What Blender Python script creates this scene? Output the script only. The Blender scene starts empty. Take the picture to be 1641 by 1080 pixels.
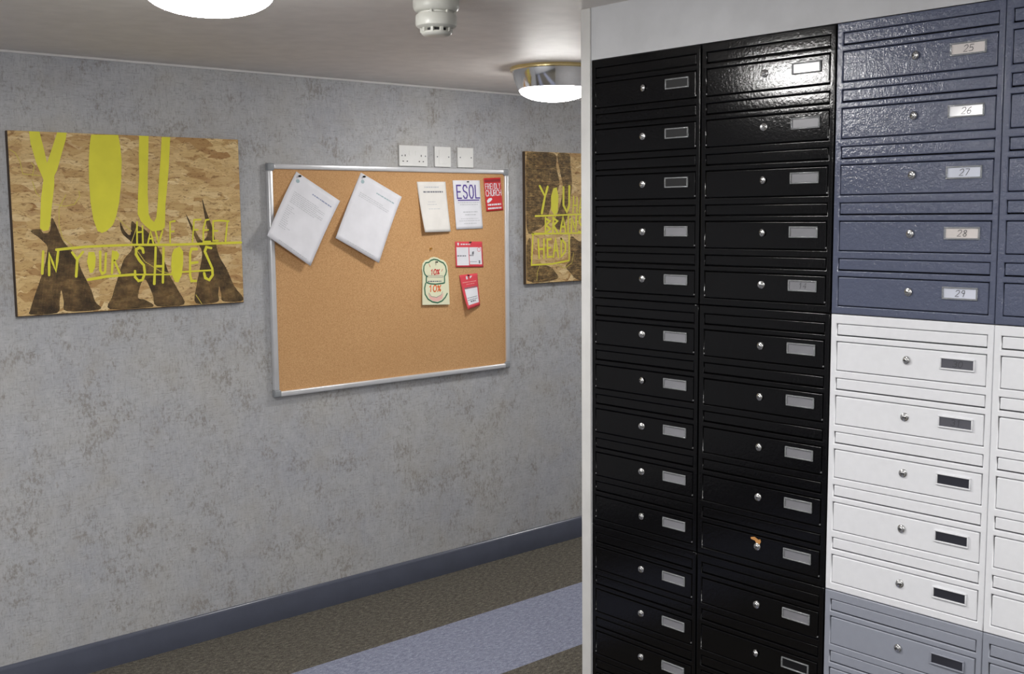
import bpy, bmesh, math, random
from mathutils import Vector, Matrix
random.seed(7)
PI = math.pi
S = bpy.context.scene
C = S.collection
H = 1.592                      # camera height above the floor
CEIL = H + .5433               # ceiling height
WY = 3.8463                    # plane of the papered wall
WX = 2.1861                    # plane of the mailbox wall

# ------------------------------------------------------------------ camera
cd = bpy.data.cameras.new('camera'); cam = bpy.data.objects.new('camera', cd); C.objects.link(cam)
yaw, pit, rol = math.radians(48.4737), math.radians(-6.254), math.radians(-.5175)
fw = Vector((math.cos(yaw)*math.cos(pit), math.sin(yaw)*math.cos(pit), math.sin(pit)))
rt = Vector((math.sin(yaw), -math.cos(yaw), 0)); up = rt.cross(fw)
r2 = math.cos(rol)*rt + math.sin(rol)*up; u2 = -math.sin(rol)*rt + math.cos(rol)*up
cam.matrix_world = Matrix(((r2.x, u2.x, -fw.x, 0), (r2.y, u2.y, -fw.y, 0), (r2.z, u2.z, -fw.z, H), (0, 0, 0, 1)))
cd.sensor_width = 36; cd.lens = 1793.86/1641*36; cd.clip_start = .02
S.camera = cam

# ------------------------------------------------------------------ world, view
w = bpy.data.worlds.new('world'); S.world = w; w.use_nodes = True
w.node_tree.nodes['Background'].inputs[0].default_value = (.6, .65, .75, 1)
w.node_tree.nodes['Background'].inputs[1].default_value = .05
S.view_settings.view_transform = 'Standard'; S.view_settings.look = 'None'
S.view_settings.gamma = 1; S.view_settings.use_curve_mapping = False
S.view_settings.exposure = 0.0
LAMP = 120.0                   # emission strength of the ceiling light lenses

# ------------------------------------------------------------------ materials
def lin(c):
    return tuple((x/255/12.92 if x/255 <= .04045 else ((x/255+.055)/1.055)**2.4) for x in c)
def mat(name, rgb, rough=.5, metal=0, bump=None, spec=.5, emit=None, trans=0, coat=0, ior=1.5):
    m = bpy.data.materials.new(name); m.use_nodes = True
    N = m.node_tree; b = N.nodes['Principled BSDF']
    col = lin(rgb) + (1,)
    b.inputs['Roughness'].default_value = rough; b.inputs['Metallic'].default_value = metal
    b.inputs['Specular IOR Level'].default_value = spec; b.inputs['IOR'].default_value = ior
    b.inputs['Transmission Weight'].default_value = trans
    b.inputs['Coat Weight'].default_value = coat; b.inputs['Coat Roughness'].default_value = .08
    if emit is not None:
        b.inputs['Emission Color'].default_value = (1, .985, .96, 1); b.inputs['Emission Strength'].default_value = emit
    tc = N.nodes.new('ShaderNodeTexCoord')
    # a faint procedural variation keeps every surface from being perfectly even
    n = N.nodes.new('ShaderNodeTexNoise'); n.inputs['Scale'].default_value = 14; n.inputs['Detail'].default_value = 3
    N.links.new(tc.outputs['Object'], n.inputs['Vector'])
    r = N.nodes.new('ShaderNodeValToRGB')
    r.color_ramp.elements[0].position = .3; r.color_ramp.elements[1].position = .7
    r.color_ramp.elements[0].color = tuple(x*.94 for x in col[:3]) + (1,); r.color_ramp.elements[1].color = tuple(min(1, x*1.04) for x in col[:3]) + (1,)
    N.links.new(n.outputs['Fac'], r.inputs[0]); N.links.new(r.outputs[0], b.inputs['Base Color'])
    if bump:
        sc, st, dist = bump
        n2 = N.nodes.new('ShaderNodeTexNoise'); n2.inputs['Scale'].default_value = sc; n2.inputs['Detail'].default_value = 2
        bp = N.nodes.new('ShaderNodeBump'); bp.inputs['Strength'].default_value = st; bp.inputs['Distance'].default_value = dist
        N.links.new(tc.outputs['Object'], n2.inputs['Vector']); N.links.new(n2.outputs['Fac'], bp.inputs['Height']); N.links.new(bp.outputs[0], b.inputs['Normal'])
    return m

class NB:
    """small node builder"""
    def __init__(s, name):
        s.m = bpy.data.materials.new(name); s.m.use_nodes = True; s.N = s.m.node_tree
        s.b = s.N.nodes['Principled BSDF']; s.tc = s.N.nodes.new('ShaderNodeTexCoord').outputs['Object']
    def link(s, a, b): s.N.links.new(a, b)
    def mapping(s, scale=(1, 1, 1), rot=(0, 0, 0), loc=(0, 0, 0), src=None):
        n = s.N.nodes.new('ShaderNodeMapping'); s.link(src or s.tc, n.inputs[0])
        n.inputs['Scale'].default_value = scale; n.inputs['Rotation'].default_value = rot; n.inputs['Location'].default_value = loc
        return n.outputs[0]
    def noise(s, src, scale, detail=3, rough=.5, out='Fac'):
        n = s.N.nodes.new('ShaderNodeTexNoise'); s.link(src, n.inputs['Vector'])
        n.inputs['Scale'].default_value = scale; n.inputs['Detail'].default_value = detail; n.inputs['Roughness'].default_value = rough
        return n.outputs[out]
    def voronoi(s, src, scale, out='Color', feature='F1'):
        n = s.N.nodes.new('ShaderNodeTexVoronoi'); n.feature = feature; s.link(src, n.inputs['Vector']); n.inputs['Scale'].default_value = scale
        return n.outputs[out]
    def ramp(s, fac, stops, interp='LINEAR'):
        n = s.N.nodes.new('ShaderNodeValToRGB'); n.color_ramp.interpolation = interp; e = n.color_ramp.elements
        while len(e) < len(stops): e.new(.5)
        for k, (p, c) in enumerate(stops):
            e[k].position = p; e[k].color = (lin(c) if isinstance(c, tuple) else (c, c, c)) + (1,)
        s.link(fac, n.inputs[0]); return n.outputs[0]
    def mix(s, fac, a, b, mode='MIX'):
        n = s.N.nodes.new('ShaderNodeMix'); n.data_type = 'RGBA'; n.blend_type = mode
        if isinstance(fac, (int, float)): n.inputs[0].default_value = fac
        else: s.link(fac, n.inputs[0])
        for i, x in ((6, a), (7, b)):
            if isinstance(x, tuple): n.inputs[i].default_value = lin(x) + (1,)
            else: s.link(x, n.inputs[i])
        return n.outputs[2]
    def math(s, op, a, b=None):
        n = s.N.nodes.new('ShaderNodeMath'); n.operation = op
        for i, x in ((0, a), (1, b)):
            if x is None: continue
            if isinstance(x, (int, float)): n.inputs[i].default_value = x
            else: s.link(x, n.inputs[i])
        return n.outputs[0]
    def bump(s, h, strength, dist):
        n = s.N.nodes.new('ShaderNodeBump'); n.inputs['Strength'].default_value = strength; n.inputs['Distance'].default_value = dist
        s.link(h, n.inputs['Height']); s.link(n.outputs[0], s.b.inputs['Normal'])
    def done(s, col, rough=.6, spec=.5):
        s.link(col, s.b.inputs['Base Color']); s.b.inputs['Roughness'].default_value = rough; s.b.inputs['Specular IOR Level'].default_value = spec
        return s.m

def wallpaper():
    n = NB('mottled_grey_wallpaper')
    base = n.ramp(n.noise(n.tc, 2.6, 4, .55), [(.3, (166, 168, 175)), (.5, (173, 174, 177)), (.7, (179, 178, 176))])
    st = n.noise(n.mapping((1, 1, .6)), 20, 7, .8)
    base = n.mix(n.ramp(st, [(.46, 0.), (.68, .55)]), base, (190, 191, 193))
    h = n.noise(n.mapping((4.5, 1, .7)), 62, 3, .65); v = n.noise(n.mapping((.7, 1, 4.5)), 62, 3, .65)
    weave = n.math('MINIMUM', h, v)
    base = n.mix(n.ramp(weave, [(.30, .55), (.43, 0.)]), base, (122, 120, 119))
    base = n.mix(n.ramp(n.math('MAXIMUM', h, v), [(.57, 0.), (.70, .4)]), base, (198, 198, 198))
    gate = n.noise(n.tc, 9, 5, .7); sp = n.noise(n.mapping((2.2, 1, 1.2)), 50, 4, .75)
    base = n.mix(n.ramp(n.math('MULTIPLY', sp, gate), [(.27, 0.), (.37, .55)]), base, (122, 114, 102))
    base = n.mix(n.ramp(n.noise(n.mapping((1.5, 1, 1), (0, 0, 0), (3, 1, 7)), 85, 3, .7), [(.62, 0.), (.72, .42)]), base, (126, 124, 123))
    base = n.mix(n.ramp(n.noise(n.tc, 7, 4, .6), [(.5, 0.), (.72, .25)]), base, (160, 152, 138))
    n.bump(n.math('ADD', weave, st), .25, .0015)
    return n.done(base, .6, .35)

def osb(dark=0):
    n = NB('oriented_strand_board')
    warp = n.N.nodes.new('ShaderNodeVectorMath'); warp.operation = 'MULTIPLY_ADD'
    n.link(n.noise(n.tc, 16, 3, out='Color'), warp.inputs[0]); warp.inputs[1].default_value = (.03, .03, .03); n.link(n.tc, warp.inputs[2])
    src = warp.outputs[0]
    tones = [(0., (178, 142, 92)), (.2, (208, 177, 122)), (.45, (222, 194, 140)), (.7, (200, 168, 114)), (.88, (234, 211, 160)), (1., (168, 128, 80))]
    def layer(ang, sc, loc):
        v = n.voronoi(n.mapping((1, 1, 2.8), (0, ang, 0), loc, src), sc)
        sep = n.N.nodes.new('ShaderNodeSeparateColor'); n.link(v, sep.inputs[0])
        return n.ramp(sep.outputs[0], tones), sep.outputs[1]
    a, ga = layer(.15, 13, (0, 0, 0)); b, gb = layer(.9, 15, (3, 1, 2)); c, gc = layer(-.7, 14, (7, 5, 1)); d, gd = layer(1.45, 19, (2, 9, 4))
    col = n.mix(n.ramp(gb, [(.5, 0.), (.52, 1.)]), a, b); col = n.mix(n.ramp(gc, [(.6, 0.), (.62, 1.)]), col, c); col = n.mix(n.ramp(gd, [(.72, 0.), (.74, 1.)]), col, d)
    gr = n.noise(n.mapping((1, 1, 7), (0, .15, 0)), 30, 4, .75)
    col = n.mix(n.ramp(gr, [(.33, .4), (.55, 0.)]), col, (160, 114, 66))
    cr = n.noise(n.mapping((1, 1, 3), (0, .35, 0), (0, 0, 0), src), 34, 5, .7)
    col = n.mix(n.ramp(cr, [(.57, 0.), (.62, .7)]), col, (112, 78, 44))
    c2 = n.noise(n.mapping((1, 1, 3), (0, -.6, 0), (5, 0, 2), src), 44, 4, .7)
    col = n.mix(n.ramp(c2, [(.59, 0.), (.63, .65)]), col, (140, 98, 56))
    col = n.mix(n.ramp(n.noise(n.tc, 4, 2), [(.5, 0.), (.75, .35)]), col, (180, 136, 90))
    n.bump(n.math('ADD', gr, cr), .4, .001)
    return n.done(col, .6, .3), None

def halftone(pale=0., flaky=False):
    """dark dotted screen print over board colour"""
    n = NB('dark_halftone_print')
    k = 2*PI/.0046
    sep = n.N.nodes.new('ShaderNodeSeparateXYZ'); n.link(n.tc, sep.inputs[0])
    sx = n.math('SINE', n.math('MULTIPLY', sep.outputs[0], k)); sz = n.math('SINE', n.math('MULTIPLY', sep.outputs[2], k))
    g = n.math('ADD', n.math('MAXIMUM', sx, sz), n.math('MULTIPLY', n.noise(n.mapping((1, 1, 2.2), (0, .5, 0)), 30, 5, .8) if flaky else n.noise(n.tc, 14, 4, .7), 5. if flaky else 3.4))
    fac = n.ramp(n.math('MULTIPLY', g, .25), [(.35+pale, 0.), (.52+pale, 1.)])
    wood = n.ramp(n.noise(n.mapping((1, 1, 3)), 30, 3), [(.35, (168, 132, 80)), (.6, (208, 172, 112))])
    return n.done(n.mix(fac, wood, (44, 36, 27)), .6, .3)

def cork():
    n = NB('cork')
    c = n.ramp(n.noise(n.tc, 230, 3, .7), [(.3, (178, 134, 90)), (.5, (202, 158, 111)), (.7, (218, 176, 128))])
    c = n.mix(n.ramp(n.noise(n.tc, 3, 3), [(.4, 0.), (.7, .3)]), c, (192, 146, 98))
    n.bump(n.noise(n.tc, 300, 2), .3, .0006)
    return n.done(c, .8, .15)

def carpet(name, stops, tint):
    n = NB(name)
    f = n.noise(n.tc, 260, 3, .8); g = n.noise(n.mapping((1, 2.2, 1), (0, 0, .6)), 45, 5, .75)
    c = n.ramp(n.math('MULTIPLY', n.math('ADD', f, g), .5), stops)
    v = n.voronoi(n.tc, 150, 'Distance')
    c = n.mix(n.ramp(v, [(.1, .0), (.8, .5)]), c, tint)
    n.bump(n.math('ADD', f, v), .9, .004)
    return n.done(c, .95, .1)

def powder(name, rgb, rough, bumps=(420, .35, .0006), spec=.5):
    n = NB(name)
    c = n.ramp(n.noise(n.tc, 60, 3), [(.3, tuple(int(x*.985) for x in rgb)), (.7, rgb)])
    n.bump(n.noise(n.tc, bumps[0], 3, .6), bumps[1], bumps[2])
    return n.done(c, rough, spec)

M = {}
M['paper_wall'] = wallpaper()
M['osb'] = osb()[0]
M['halftone'] = halftone(-.08); M['halftone_pale'] = halftone(.21, True)
M['cork'] = cork()
M['carpet_brown'] = carpet('brown_carpet', [(.40, (54, 52, 48)), (.5, (104, 100, 92)), (.60, (152, 146, 134))], (88, 84, 77))
M['carpet_blue'] = carpet('grey_blue_carpet', [(.40, (108, 113, 132)), (.5, (148, 153, 174)), (.60, (190, 195, 214))], (134, 139, 160))
M['ceiling'] = mat('ceiling_paint', (226, 221, 217), .5, bump=(26, .12, .004), spec=.25)
M['white_wall'] = mat('white_wall_paint', (197, 198, 201), .55, bump=(120, .1, .001))
M['trim'] = mat('white_trim_paint', (207, 206, 204), .4)
M['skirting'] = mat('slate_gloss_paint', (77, 81, 95), .25, bump=(30, .15, .002))
M['caulk'] = mat('white_caulk', (215, 213, 212), .5)
M['black'] = powder('black_powder_coat', (6, 6, 8), .12, (150, .30, .0010), .32)
M['blue'] = powder('slate_blue_powder_coat', (86, 92, 113), .13, (130, .8, .0014), .5)
M['white'] = powder('white_powder_coat', (230, 231, 235), .36, (380, .05, .0004), .4)
M['grey'] = powder('grey_powder_coat', (146, 150, 162), .36, (380, .18, .0005), .5)
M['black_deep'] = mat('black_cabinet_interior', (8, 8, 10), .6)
M['blue_deep'] = mat('blue_shaded_interior', (26, 29, 44), .6)  # this and the next two: coat colours darkened for shade in the gaps
M['white_deep'] = mat('white_shaded_interior', (120, 122, 128), .6)
M['grey_deep'] = mat('grey_shaded_interior', (48, 50, 62), .6)
M['chrome'] = mat('polished_chrome', (225, 226, 228), .12, 1)
M['lockmetal'] = mat('nickel_lock', (205, 205, 205), .25, 1)
M['keyslot'] = mat('dark_key_slot', (20, 20, 20), .5)
M['alu'] = mat('brushed_aluminium', (222, 223, 226), .3, .45, bump=(200, .05, .0005))
M['corner'] = mat('grey_plastic', (142, 146, 150), .45)
M['plastic'] = mat('clear_plastic', (235, 238, 240), .15, trans=.8)
M['label_grey'] = mat('silver_grey_label', (126, 126, 131), .35, coat=.6)
M['label_pale'] = mat('pale_label', (206, 210, 224), .4, coat=.5)
M['label_white_glint'] = mat('white_label_and_glint', (242, 243, 246), .4, coat=.5)
M['label_buff'] = mat('buff_label', (212, 205, 202), .4, coat=.5)
M['label_dark_reflection'] = mat('dark_grey_reflection_label', (84, 84, 92), .4, coat=.3)  # coloured dark to stand for dark surroundings mirrored in the plate
M['label_black_reflection'] = mat('charcoal_reflection_label', (38, 39, 48), .4, coat=.3)  # deeper version of the same painted-in dark reflection
M['label_empty'] = mat('empty_label_recess', (14, 14, 17), .5, spec=.3)
M['ink_dark'] = mat('faint_black_ink', (58, 58, 62), .6)
M['ink_grey'] = mat('grey_print', (196, 198, 203), .7)
M['ink_mid'] = mat('dark_grey_print', (120, 122, 130), .7)
M['ink_blue'] = mat('blue_print', (150, 160, 188), .7)
M['ink_teal'] = mat('pale_teal_print', (168, 190, 196), .7)
M['purple'] = mat('purple_print', (84, 62, 150), .6)
M['red'] = mat('red_print', (206, 44, 48), .5)
M['pinkred'] = mat('pinkish_red_print', (222, 70, 82), .5)
M['orange'] = mat('orange_print', (232, 116, 62), .5)
M['green'] = mat('dark_green_print', (52, 110, 84), .5)
M['pink'] = mat('pale_pink_print', (240, 190, 180), .6)
M['cream'] = mat('cream_card', (232, 232, 200), .55)
M['paper'] = mat('white_paper', (232, 232, 238), .65)
M['paper_warm'] = mat('warm_white_paper', (232, 229, 224), .65)
M['yellow'] = mat('yellow_paint', (226, 220, 62), .5, bump=(90, .3, .001))
M['yellow_thin'] = mat('thin_yellow_paint', (206, 188, 84), .5)
M['socket'] = mat('white_socket_plastic', (226, 226, 224), .3)
M['hole'] = mat('black_hole', (18, 18, 18), .6)
M['pin_black'] = mat('black_pin_plastic', (22, 22, 24), .3)
M['brass'] = mat('brass', (226, 186, 92), .25, 1)
M['brass_rim'] = mat('yellow_brass_rim', (240, 220, 160), .25, .8)
M['detector'] = mat('off_white_plastic', (198, 198, 191), .35)
M['lens'] = mat('lit_opal_lens', (250, 248, 244), .4, emit=LAMP)
M['lens_dim'] = mat('lit_opal_lens_dimmed', (250, 248, 244), .4, emit=LAMP*.47)  # emission lowered to soften the light pool on the nearby wall
M['ceil_band'] = M['trim']
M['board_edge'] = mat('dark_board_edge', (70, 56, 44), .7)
M['scrap'] = mat('orange_brown_scrap', (196, 140, 80), .6)
M['scuff'] = mat('bare_metal_scuff', (150, 150, 152), .4, .6)
for k, (src, seed) in {'r': ('chrome', 0)}.items(): pass

# ------------------------------------------------------------------ helpers
def obj(name, bm, m, parent=None, smooth=False, loc=None):
    me = bpy.data.meshes.new(name); bm.to_mesh(me); bm.free()
    for x in (m if isinstance(m, (list, tuple)) else [m]): me.materials.append(x)
    if smooth:
        for p in me.polygons: p.use_smooth = True
        try: me.set_sharp_from_angle(angle=math.radians(38))
        except Exception: pass
    o = bpy.data.objects.new(name, me); C.objects.link(o)
    if parent: o.parent = parent
    if loc is not None: o.location = loc
    return o
def thing(name, label, cat, loc=(0, 0, 0), rot=(0, 0, 0), group=None):
    o = bpy.data.objects.new(name, None); C.objects.link(o); o.location = loc; o.rotation_euler = rot
    o.empty_display_size = .05
    return tag(o, label, cat, group)
def tag(o, label, cat, group=None):
    o['label'] = label; o['category'] = cat
    if group: o['group'] = group
    return o
def struct(o): o['kind'] = 'structure'; return o
def box(bm, x0, x1, y0, y1, z0, z1, mi=0, bevel=0, seg=2):
    vs = [bm.verts.new((x, y, z)) for x in (x0, x1) for y in (y0, y1) for z in (z0, z1)]
    fs = [(0, 1, 3, 2), (4, 6, 7, 5), (0, 4, 5, 1), (2, 3, 7, 6), (0, 2, 6, 4), (1, 5, 7, 3)]
    F = [bm.faces.new([vs[i] for i in f]) for f in fs]
    for f in F: f.material_index = mi
    if bevel:
        es = list({e for f in F for e in f.edges})
        r = bmesh.ops.bevel(bm, geom=es, offset=bevel, segments=seg, profile=.5, affect='EDGES')
        for f in r['faces']: f.material_index = mi; f.smooth = True
    return F
def newbox(*a, **k):
    bm = bmesh.new(); box(bm, *a, **k); return bm
def lathe(profile, seg=48, z_down=True, bm=None, mi=0, center=(0, 0)):
    """profile of (radius, z)"""
    bm = bm or bmesh.new(); rings = []
    for r, z in profile:
        if r < 1e-6: rings.append([bm.verts.new((center[0], center[1], z))])
        else: rings.append([bm.verts.new((center[0]+r*math.cos(2*PI*k/seg), center[1]+r*math.sin(2*PI*k/seg), z)) for k in range(seg)])
    for a, b in zip(rings, rings[1:]):
        for k in range(seg):
            l = (k+1) % seg
            if len(a) == 1 and len(b) == 1: continue
            if len(a) == 1: f = bm.faces.new((a[0], b[k], b[l]))
            elif len(b) == 1: f = bm.faces.new((a[k], b[0], a[l]))
            else: f = bm.faces.new((a[k], b[k], b[l], a[l]))
            f.material_index = mi; f.smooth = True
    return bm
def smooth_outline(P, n=4):
    out = []; k = len(P)
    for i in range(k):
        p0, p1, p2, p3 = [Vector(P[(i+j) % k]) for j in (-1, 0, 1, 2)]
        for s in range(n):
            t = s/n
            q = .5*((2*p1)+(-p0+p2)*t+(2*p0-5*p1+4*p2-p3)*t*t+(-p0+3*p1-3*p2+p3)*t**3)
            out.append((q.x, q.y))
    return out
def poly2d(bm, pts, f, mi=0, depth=0):
    """filled outline; f maps (u, v) to a point"""
    vs = [bm.verts.new(f(u, v)) for u, v in pts]
    es = [bm.edges.new((vs[i], vs[(i+1) % len(vs)])) for i in range(len(vs))]
    r = bmesh.ops.triangle_fill(bm, use_beauty=True, use_dissolve=False, edges=es)
    for g in r['geom']:
        if isinstance(g, bmesh.types.BMFace): g.material_index = mi
LAY = [0]
bm_axis = []
def stroke(bm, pts, wdt, f_, mi=0, cap=True, wob=0, sub=1):
    """a brush line along pts of the given width, with round ends and joins"""
    LAY[0] += 1; lift = (LAY[0] % 12)*.00003      # each brush stroke lies a hair over the last
    def f(u, v):
        q = f_(u, v)
        if len(bm_axis) and bm_axis[0] == 'x': return (q[0]-lift, q[1], q[2])
        return (q[0], q[1]-lift, q[2])
    P = [Vector(p) for p in pts]
    if sub > 1:
        Q = []
        for a, b in zip(P, P[1:]):
            for k in range(sub): Q.append(a.lerp(b, k/sub))
        P = Q + [P[-1]]
    h = wdt/2; L = []; R = []
    n = len(P)
    for i, p in enumerate(P):
        closed = False
        d0 = (P[i]-P[i-1]).normalized() if i else None
        d1 = (P[i+1]-P[i]).normalized() if i < n-1 else None
        d = (d0 or d1) if not (d0 and d1) else (d0+d1)
        if d.length < 1e-6: d = d0
        d.normalize()
        q = Vector((-d.y, d.x)); m = 1.0
        if d0 and d1: m = min(1.6, 1/max(.4, abs(q.dot(Vector((-d0.y, d0.x))))))
        k = h*m*(1+wob*random.uniform(-1, 1))
        L.append(p+q*k); R.append(p-q*k)
    a0 = (P[0]-P[1]).normalized(); a1 = (P[-1]-P[-2]).normalized()
    ring = list(L)
    if cap:
        for t in (.5, .85): pass
        base = math.atan2(a1.y, a1.x)
        for t in (PI/4, 0, -PI/4): ring.append(P[-1]+Vector((math.cos(base+t), math.sin(base+t)))*h)
    ring += R[::-1]
    if cap:
        base = math.atan2(a0.y, a0.x)
        for t in (PI/4, 0, -PI/4): ring.append(P[0]+Vector((math.cos(base+t), math.sin(base+t)))*h)
    # strip quads
    vl = [bm.verts.new(f(*x)) for x in L]; vr = [bm.verts.new(f(*x)) for x in R]
    for i in range(n-1):
        bm.faces.new((vl[i], vl[i+1], vr[i+1], vr[i])).material_index = mi
    if cap:
        for (v1, v2, c, ax) in ((vl[-1], vr[-1], P[-1], a1), (vr[0], vl[0], P[0], a0)):
            base = math.atan2(ax.y, ax.x)
            cs = [bm.verts.new(f(*(c+Vector((math.cos(base+t), math.sin(base+t)))*h))) for t in (PI/4, 0, -PI/4)]
            bm.faces.new([v1]+cs+[v2]).material_index = mi

G = {  # simple upright stroke letters in a unit box, (x, y) with y up
 'A': [[(0, 0), (.5, 1), (1, 0)], [(.2, .36), (.8, .36)]], 'B': [[(0, 0), (0, 1), (.8, .85), (.75, .6), (0, .52), (.95, .35), (.85, .05), (0, 0)]],
 'C': [[(1, .82), (.75, 1), (.25, 1), (0, .75), (0, .25), (.25, 0), (.75, 0), (1, .18)]], 'D': [[(0, 0), (0, 1), (.6, 1), (1, .7), (1, .3), (.6, 0), (0, 0)]],
 'E': [[(1, 1), (0, 1), (0, 0), (1, 0)], [(0, .5), (.8, .5)]], 'F': [[(1, 1), (0, 1), (0, 0)], [(0, .52), (.8, .52)]],
 'H': [[(0, 0), (0, 1)], [(1, 0), (1, 1)], [(0, .5), (1, .5)]], 'I': [[(.5, 0), (.5, 1)]], 'L': [[(0, 1), (0, 0), (1, 0)]],
 'N': [[(0, 0), (0, 1), (1, 0), (1, 1)]], 'O': [[(.3, 0), (0, .25), (0, .75), (.3, 1), (.7, 1), (1, .75), (1, .25), (.7, 0), (.3, 0)]],
 'R': [[(0, 0), (0, 1), (.7, 1), (1, .8), (.9, .55), (0, .48)], [(.5, .5), (1, 0)]],
 'S': [[(1, .82), (.75, 1), (.25, 1), (0, .78), (.12, .58), (.85, .42), (1, .22), (.75, 0), (.25, 0), (0, .18)]],
 'U': [[(0, 1), (0, .25), (.25, 0), (.75, 0), (1, .25), (1, 1)]], 'Y': [[(0, 1), (.5, .5), (1, 1)], [(.5, .5), (.5, 0)]],
 '0': [[(.3, 0), (0, .3), (0, .7), (.3, 1), (.7, 1), (1, .7), (1, .3), (.7, 0), (.3, 0)]], '1': [[(.2, .75), (.55, 1), (.55, 0)]],
 '2': [[(0, .8), (.3, 1), (.8, 1), (1, .75), (.8, .5), (0, 0), (1, 0)]], '3': [[(0, .9), (.5, 1), (.95, .8), (.8, .55), (.35, .52), (.9, .45), (1, .2), (.6, 0), (0, .1)]],
 '4': [[(.75, 0), (.75, 1), (0, .35), (1, .35)]], '5': [[(.95, 1), (.1, 1), (.05, .55), (.7, .6), (1, .35), (.8, .05), (0, .03)]],
 '6': [[(.85, 1), (.3, .75), (0, .35), (.2, .03), (.75, 0), (1, .28), (.75, .52), (.1, .4)]], '7': [[(0, 1), (1, 1), (.35, 0)]],
 '8': [[(.5, .52), (.1, .75), (.35, 1), (.75, .95), (.85, .72), (.5, .52), (.05, .25), (.35, 0), (.8, .03), (.95, .28), (.5, .52)]],
 '9': [[(.9, .65), (.5, .5), (.1, .7), (.3, 1), (.8, .97), (.9, .65), (.7, 0)]],
 '%': [[(.05, 0), (.95, 1)], [(.2, .95), (.02, .8), (.2, .65), (.38, .8), (.2, .95)], [(.8, .35), (.62, .2), (.8, .05), (.98, .2), (.8, .35)]], ' ': []}
def text(bm, s, x, y, w1, h, sp, wd, f, mi=0, slant=0):
    """each letter w1 wide, h high, sp between"""
    for ch in s:
        ww = w1*(.35 if ch == 'I' else 1)
        for pl in G[ch]: stroke(bm, [(x+a*ww+slant*b*h, y+b*h) for a, b in pl], wd, f, mi)
        x += ww+sp
def greek(bm, x, y, length, h, f, mi=0, seed=0):
    """a printed line too small to read: short dark dashes"""
    r = random.Random(seed); e = x+length
    while x < e:
        l = min(e-x, r.uniform(.004, .014))
        a = [(x, y-h/2), (x+l, y-h/2), (x+l, y+h/2), (x, y+h/2)]
        bm.faces.new([bm.verts.new(f(*p)) for p in a]).material_index = mi
        x += l+r.uniform(.0015, .003)

# poster paint and print outlines, metres from the board corner
FEET_FILLS = [[(.0676,.6042),(.101,.6043),(.1112,.5538),(.1202,.5029),(.1403,.5548),(.1585,.6042),(.1899,.6042),(.1855,.5814),(.1684,.5305),(.152,.4798),(.1416,.4607),(.1399,.4292),(.1282,.3599),(.1186,.2968),(.1134,.281),(.0965,.2781),(.0859,.2878),(.0897,.3348),(.0942,.385),(.1055,.4477),(.0985,.4663),(.0852,.5034),(.0703,.5648)],[(.2717,.6012),(.3656,.6036),(.3716,.5622),(.3735,.5167),(.3687,.4447),(.3578,.3725),(.3455,.3266),(.3363,.3037),(.3304,.294),(.3094,.2746),(.2925,.2684),(.2777,.2751),(.2652,.3143),(.2583,.3725),(.2566,.4433),(.2595,.5139),(.2647,.5652)],[(.4403,.6039),(.4749,.6039),(.4709,.5456),(.4651,.4658),(.462,.3992),(.4624,.3324),(.4687,.3156),(.4808,.3041),(.4899,.3188),(.498,.3725),(.5073,.4665),(.516,.5335),(.5226,.6031),(.5546,.603),(.5506,.5613),(.5441,.494),(.5333,.4131),(.5262,.3658),(.5204,.2847),(.5092,.2747),(.4736,.2706),(.4533,.2856),(.4333,.306),(.4221,.3327),(.4266,.3991),(.4339,.4653),(.4362,.5446)],[(.2425,.2047),(.2627,.2041),(.2669,.1855),(.2628,.1519),(.2541,.1338),(.2439,.1325),(.2412,.146),(.2359,.1731),(.2401,.1897)],[(.3243,.204),(.3417,.2052),(.3498,.193),(.3438,.1762),(.3296,.1698),(.323,.1769)],[(.5508,.2064),(.5736,.2146),(.586,.1966),(.5841,.1541),(.5766,.1117),(.5623,.0857),(.5493,.0881),(.5392,.1133),(.5378,.1487),(.5425,.1873)]]
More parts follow.
